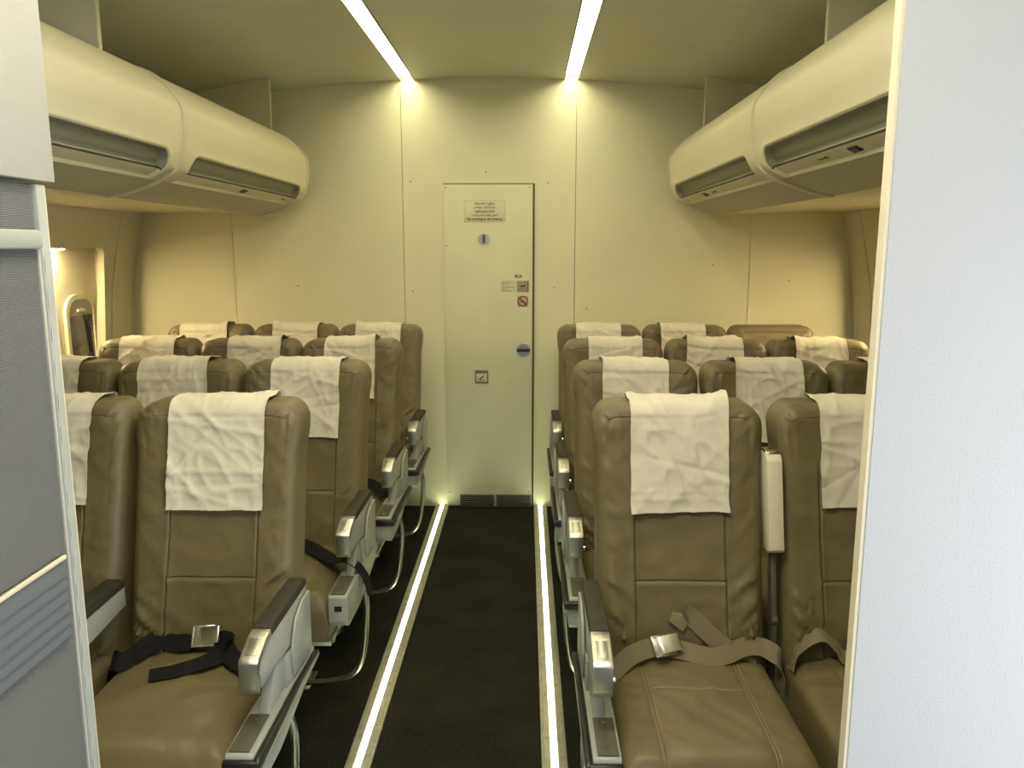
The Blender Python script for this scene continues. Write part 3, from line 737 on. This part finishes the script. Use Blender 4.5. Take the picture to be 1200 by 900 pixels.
ROWY = [2.045, 2.795, 3.50, 4.19]
XL = [(-.608, -1.068, None), (-.582, -1.042, -1.500), (-.572, -1.030, -1.488), (-.570, -1.022, -1.486)]
XR = [(.606, 1.083, None), (.598, 1.060, 1.516), (.595, 1.052, 1.508), (.597, 1.052, 1.506)]
ordn = ['nearest', 'second', 'third', 'farthest']; pos = ['aisle', 'middle', 'window']
SEAT = {}; SIDX = {}; idx = 0
notes = {(-1, 0, 0): ', black belt buckled on its cushion', (1, 0, 0): ', tan belt buckled on its cushion', (-1, 0, 1): ', half hidden by the grey divider', (1, 0, 1): ', half hidden by the white wall',
         (-1, 1, 0): ', black belt hanging over its side', (1, 3, 2): ', the only one without a white cloth', (1, 1, 2): ', mostly hidden by the white wall', (-1, 1, 2): ', mostly hidden by the grey divider'}
for s, XX, side in ((-1, XL, 'left'), (1, XR, 'right')):
    for r in range(4):
        for c in range(3):
            x = XX[r][c]
            if x is None: continue
            lab = 'taupe leather %s seat, %s row %s of aisle%s' % (pos[c], ordn[r], side, notes.get((s, r, c), ''))
            SEAT[(s, r, c)] = seat(x, ROWY[r], -s, idx, c == 0, lab, r, arm=('down' if (s, r, c) == (-1, 0, 0) else 'up' if c < 2 else None),
                                   bumper=(s, r) != (-1, 1), double=not (s == -1 and r == 0), gap=abs(XX[r][c + 1] - x) if c < 2 and XX[r][c + 1] else .455)
            SIDX[(s, r, c)] = idx % 4; idx += 1

# headrest cloths --------------------------------------------------------------
def headcloth(x, y, cx, w, zb, seed, sidx, label, skew=0.0, ears=(0, 0), blade=0.0, creases=None, spread=0.0):
    """linen sheet draped over the top of the backrest; coordinates are local to (x,y)"""
    rnd = random.Random(seed); dx = cx - x
    nu, nv = 44, 84; Lf = TOPZ - zb
    cr = []
    for _ in range(7):
        a = rnd.uniform(-1.3, 1.3) if rnd.random() < .6 else rnd.uniform(-.3, .3)
        cr.append((rnd.uniform(-.1, .1), rnd.uniform(.03, Lf - .02), a, rnd.uniform(.002, .0048), rnd.uniform(.003, .007), rnd.choice((-1, 1))))
    if creases: cr += creases
    vs = []; fs = []
    r0 = .03; rb = .014
    for i in range(nv + 1):
        v = i / nv * (Lf + .19)              # arc distance from the front hem
        for j in range(nu + 1):
            u = j / nu * 2 - 1; xx = dx + u * w / 2 * (1 + spread * (1 - v / (Lf + .19)) )
            # path: front face up, round, back down
            Lc = Lf - r0; z = None
            if v < Lc: z = zb + v; q = 0.0; nrm = (-1, 0)
            elif v < Lc + pi / 2 * r0:
                a = (v - Lc) / r0; z = zb + Lc + r0 * sin(a); q = r0 - r0 * cos(a); nrm = (-cos(a), sin(a))
            elif v < Lc + pi / 2 * r0 + (BT - r0 - rb): z = TOPZ; q = r0 + v - Lc - pi / 2 * r0; nrm = (0, 1)
            elif v < Lc + pi / 2 * (r0 + rb) + (BT - r0 - rb):
                a = (v - Lc - pi / 2 * r0 - (BT - r0 - rb)) / rb; q = BT - rb + rb * sin(a); z = TOPZ - rb + rb * cos(a); nrm = (sin(a), cos(a))
            else: z = TOPZ - rb - (v - Lc - pi / 2 * (r0 + rb) - (BT - r0 - rb)); q = BT; nrm = (1, 0)
            z = min(z, TOPZ)
            if nrm[0] < 0: q = min(q, max(q, 0)) + (min(min(q_front(max(-.2, min(.2, xx + dx_)), min(z, TOPZ - .030), sidx, 1) for dx_ in (-.008, -.004, 0, .004, .008)), q_front(max(-.2, min(.2, xx)), min(z, TOPZ - .030), sidx, 0)) - .0015 if v < Lc else q_front(max(-.2, min(.2, xx)), TOPZ - .030, 0, 0) * (-nrm[0]) - .0035)
            off = .0085
            h = .0040 * noise.noise(Vector((u * 1.6 + seed, v * 9, seed * 1.3))) + .0012 * noise.noise(Vector((u * 6, v * 30, seed + 5.)))
            n1 = 1 - abs(noise.noise(Vector((u * 1.1 * 2 + v * 10 + seed * 2.1, v * 7 - u * 1.4, seed * 3.3)))) * 2.6
            h += .0036 * max(0, n1) ** 2
            for (cx_, cv, a, A, wd, sg) in cr:
                dd = (xx - dx - cx_) * sin(a) + (v - cv) * cos(a); h += sg * A * exp(-abs(dd) / wd)
            hem = min(v, (1 - abs(u)) * w / 2)
            h += .0012 * exp(-(hem / .006) ** 2)
            h += blade * sstep(.12, 0, v) if False else 0
            if v < .10: h += .006 * (1 - v / .10) ** 2 * (.5 + .5 * sin(seed + u * 2.5))
            off = max(.0050, off + h)
            ez = 0
            for k, e in enumerate(ears):
                sd = u if k else -u
                ez += e * sstep(.15, 1.0, sd) ** 2 * exp(-((v - Lf) / .045) ** 2)
            zz = z + nrm[1] * off + ez; qq = q + nrm[0] * off - ez * .3
            if v < Lf: zz -= skew * u * (1 - v / Lf)
            ex = .003 * noise.noise(Vector((v * 14, seed, abs(u) * 2))) * abs(u)
            vs.append((xx + ex, qq + (zz - TOPZ) * REC, zz))
    for i in range(nv):
        for j in range(nu):
            a = i * (nu + 1) + j; fs.append((a, a + 1, a + nu + 2, a + nu + 1))
    me = mesh_of('cloth', vs, fs, 80, fix=False)
    # give it real thickness
    bm = bmesh.new(); bm.from_mesh(me); bmesh.ops.solidify(bm, geom=list(bm.faces), thickness=.0011); bm.to_mesh(me); bm.free(); smooth(me, 70)
    o = link('headrest_cloth', me, M['cloth']); o.location = (x, y, 0)
    tag(o, label, 'headrest cloth', 'white linen headrest cloths')
    return o
K = lambda x, v, a, A=.004, w=.006, sg=1: (x, v, a, A, w, sg)
CL = {  # (side,row,col): centre x, width, bottom z, options
 (-1,0,0): (-.603, .252, .872, dict(creases=[K(0, .095, 0, .006, .006), K(-.03, .19, -.85, .005, .006), K(-.05, .04, .8, .005, .006), K(.05, .18, .6, .004, .006)], ears=(.0, .0))),
 (-1,0,1): (-1.062, .25, .885, dict(creases=[K(.02, .14, .1)])),
 (-1,1,0): (-.576, .245, .885, dict(creases=[K(-.02, .12, .6), K(.05, .2, -.5)])),
 (-1,1,1): (-1.052, .247, .885, dict(ears=(0, .012), creases=[K(0, .2, 0)])),
 (-1,1,2): (-1.508, .233, .885, {}),
 (-1,2,0): (-.574, .225, .90, dict(ears=(0, .022), skew=.01)),
 (-1,2,1): (-1.000, .241, .89, dict(ears=(0, .016), creases=[K(0, .2, .7), K(0, .16, -.7), K(.03, .22, .1)])),
 (-1,2,2): (-1.482, .246, .89, dict(creases=[K(.02, .2, .8), K(-.04, .22, -.6)])),
 (-1,3,0): (-.574, .237, .89, dict(ears=(.018, 0))),
 (-1,3,1): (-1.015, .237, .89, dict(ears=(.022, 0), skew=.012)),
 (-1,3,2): (-1.505, .250, .89, dict(ears=(.0, .016), creases=[K(0, .22, .5), K(.02, .2, -.9)])),
 (1,0,0): (.605, .252, .872, dict(ears=(-.002, .022), skew=-.002, creases=[K(.01, .16, -.9, .003, .012), K(.03, .08, -.8, .003, .012)])),
 (1,0,1): (1.095, .252, .885, dict(creases=[K(-.03, .12, .3)])),
 (1,1,0): (.595, .233, .885, dict(ears=(.012, 0), creases=[K(0, .2, 1.4, .003)])),
 (1,1,1): (1.065, .237, .872, dict(ears=(.010, 0), skew=.012, creases=[K(0, .16, -.5), K(.04, .2, .7)])),
 (1,1,2): (1.535, .236, .885, {}),
 (1,2,0): (.603, .236, .89, dict(ears=(.004, .008))),
 (1,2,1): (1.040, .235, .86, dict(ears=(.020, 0), skew=.02, creases=[K(-.06, .2, -.8, .008, .01)], spread=.12)),
 (1,2,2): (1.505, .226, .88, dict(ears=(.018, 0), skew=.01, creases=[K(0, .2, .2), K(0, .24, -.2)])),
 (1,3,0): (.590, .235, .89, dict(creases=[K(.02, .22, .4)])),
 (1,3,1): (1.035, .235, .88, dict(ears=(0, 0), creases=[K(0, .2, .6), K(-.04, .16, .5), K(0, .24, 0)])),
}
clnote = {(-1,0,0): 'with crossing fold lines', (1,0,0): 'its right top corner sticking up', (1,2,1): 'its left top corner folded over', (-1,0,1): 'cut off by the grey divider', (1,0,1): 'cut off by the white wall'}
for i, (k, (cx, w, zb, kw)) in enumerate(CL.items()):
    st = SEAT[k]; side = 'left' if k[0] < 0 else 'right'
    lab = 'white headrest cloth, %s row %s of aisle, %s seat' % (ordn[k[1]], side, pos[k[2]]) + ((', ' + clnote[k]) if k in clnote else '')
    headcloth(st.location.x, st.location.y, cx, w, zb, i * 1.37 + 2, SIDX[k], lab, **kw)

# seat belts --------------------------------------------------------------------
def belt(seat_o, strips, m, buckle=None, label='black seat belt'):
    """each strip: list of (x,y,z, wx,wy,wz); the first is the belt, others are folded ends"""
    root = None
    for k, st in enumerate(strips):
        p = [Vector(a[:3]) - Vector(seat_o.location) for a in st]; d = [Vector(a[3:]) for a in st]
        o = ribbon('seat_belt' if k == 0 else 'belt_end', p, d, .046, m, seat_o if k == 0 else root)
        if k == 0: root = o; o['label'] = label
    if buckle:
        c, rz, rx = buckle
        bm = bmesh.new(); add_box(bm, (-.034, -.0245, -.0045), (.022, .0245, .0035), .003)
        for q in (-1, 1): add_box(bm, (-.036, q * .0245 - .0025, -.003), (.020, q * .0245 + .0025, .003), .001)
        add_box(bm, (-.036, -.0245, -.003), (-.031, .0245, .003), .001)
        b = link('buckle', bm_mesh(bm, 'buckle'), M['chrome'], root)
        bm = bmesh.new(); add_prism(bm, [(-.020, .0036), (-.014, .0065), (.010, .0125), (.030, .0165), (.034, .0150), (.012, .0090), (.006, .0036)], 'y', -.0215, .0215, .001)
        link('buckle_lever', bm_mesh(bm, 'lever'), M['bright'], b)
        b.location = Vector(c) - Vector(seat_o.location); b.rotation_euler = (rx, 0, rz)
def dup_w(pts, w): return [p + w for p in pts]
UP = (0, .62, .78)
belt(SEAT[(-1, 0, 0)], [
    dup_w([(-.838, 1.845, .450), (-.838, 1.838, .495), (-.828, 1.828, .524), (-.808, 1.812, .530), (-.785, 1.82, .530), (-.755, 1.868, .545), (-.715, 1.885, .555), (-.67, 1.880, .548), (-.635, 1.885, .548)], UP),
    [(-.585, 1.885, .550, 0, .5, .9), (-.558, 1.880, .553, 0, .5, .9), (-.545, 1.862, .548, .3, .6, .7), (-.575, 1.815, .535, .25, .9, .3), (-.64, 1.775, .529, .2, .95, .2), (-.70, 1.752, .527, .15, .97, .15)],
    [(-.560, 1.870, .545, 0, .6, .8), (-.530, 1.835, .532, .2, .9, .4), (-.480, 1.790, .527, .4, .9, 0), (-.430, 1.750, .520, .4, .9, -.2), (-.395, 1.735, .49, .3, .9, -.3)]],
    M['black'], ((-.610, 1.885, .562), .15, .9), 'black seat belt with a chrome buckle')
belt(SEAT[(1, 0, 0)], [
    dup_w([(.398, 1.790, .505), (.430, 1.800, .530), (.470, 1.835, .545), (.515, 1.862, .550), (.540, 1.868, .551)], UP),
    dup_w([(.565, 1.868, .550), (.60, 1.862, .546), (.64, 1.850, .541), (.675, 1.845, .538), (.71, 1.852, .541), (.76, 1.872, .551), (.805, 1.878, .548), (.838, 1.862, .532), (.852, 1.860, .50), (.853, 1.860, .455)], UP),
    [(.715, 1.868, .548, .5, 0, .8), (.680, 1.885, .572, .6, .1, .8), (.640, 1.900, .606, .6, .2, .7), (.612, 1.905, .622, .7, .1, .5), (.588, 1.890, .596, .8, .1, -.2)]],
    M['tan'], ((.560, 1.858, .562), .35, .8), 'tan seat belt with a metal buckle')
belt(SEAT[(1, 0, 1)], [[(.872, 1.850, .500, .3, .9, .3), (.895, 1.868, .550, .3, .9, .3), (.945, 1.872, .585, 0, .9, .3), (.985, 1.865, .560, 0, .9, .4), (1.010, 1.850, .535, 0, .8, .6), (1.08, 1.86, .535, 0, .5, .8)]], M['tan'], None, 'tan seat belt lying in a loop')
belt(SEAT[(-1, 1, 0)], [[(-.60, 2.615, .540, .3, .8, .5), (-.53, 2.575, .535, .2, .9, .3), (-.46, 2.50, .535, .2, .9, .1), (-.41, 2.43, .545, .2, .9, 0), (-.365, 2.40, .560, .1, 1, 0), (-.325, 2.385, .545, .1, 1, 0), (-.297, 2.375, .505, .1, 1, .1), (-.285, 2.37, .46, .1, 1, .1)]], M['black'], None)
belt(SEAT[(-1, 2, 0)], [[(-.56, 3.30, .515, .2, .7, .6), (-.51, 3.27, .535, .1, .6, .8), (-.46, 3.25, .555, 0, .6, .8), (-.41, 3.22, .540, .1, .8, .5), (-.375, 3.16, .525, .2, .9, .2)]], M['black'], None)
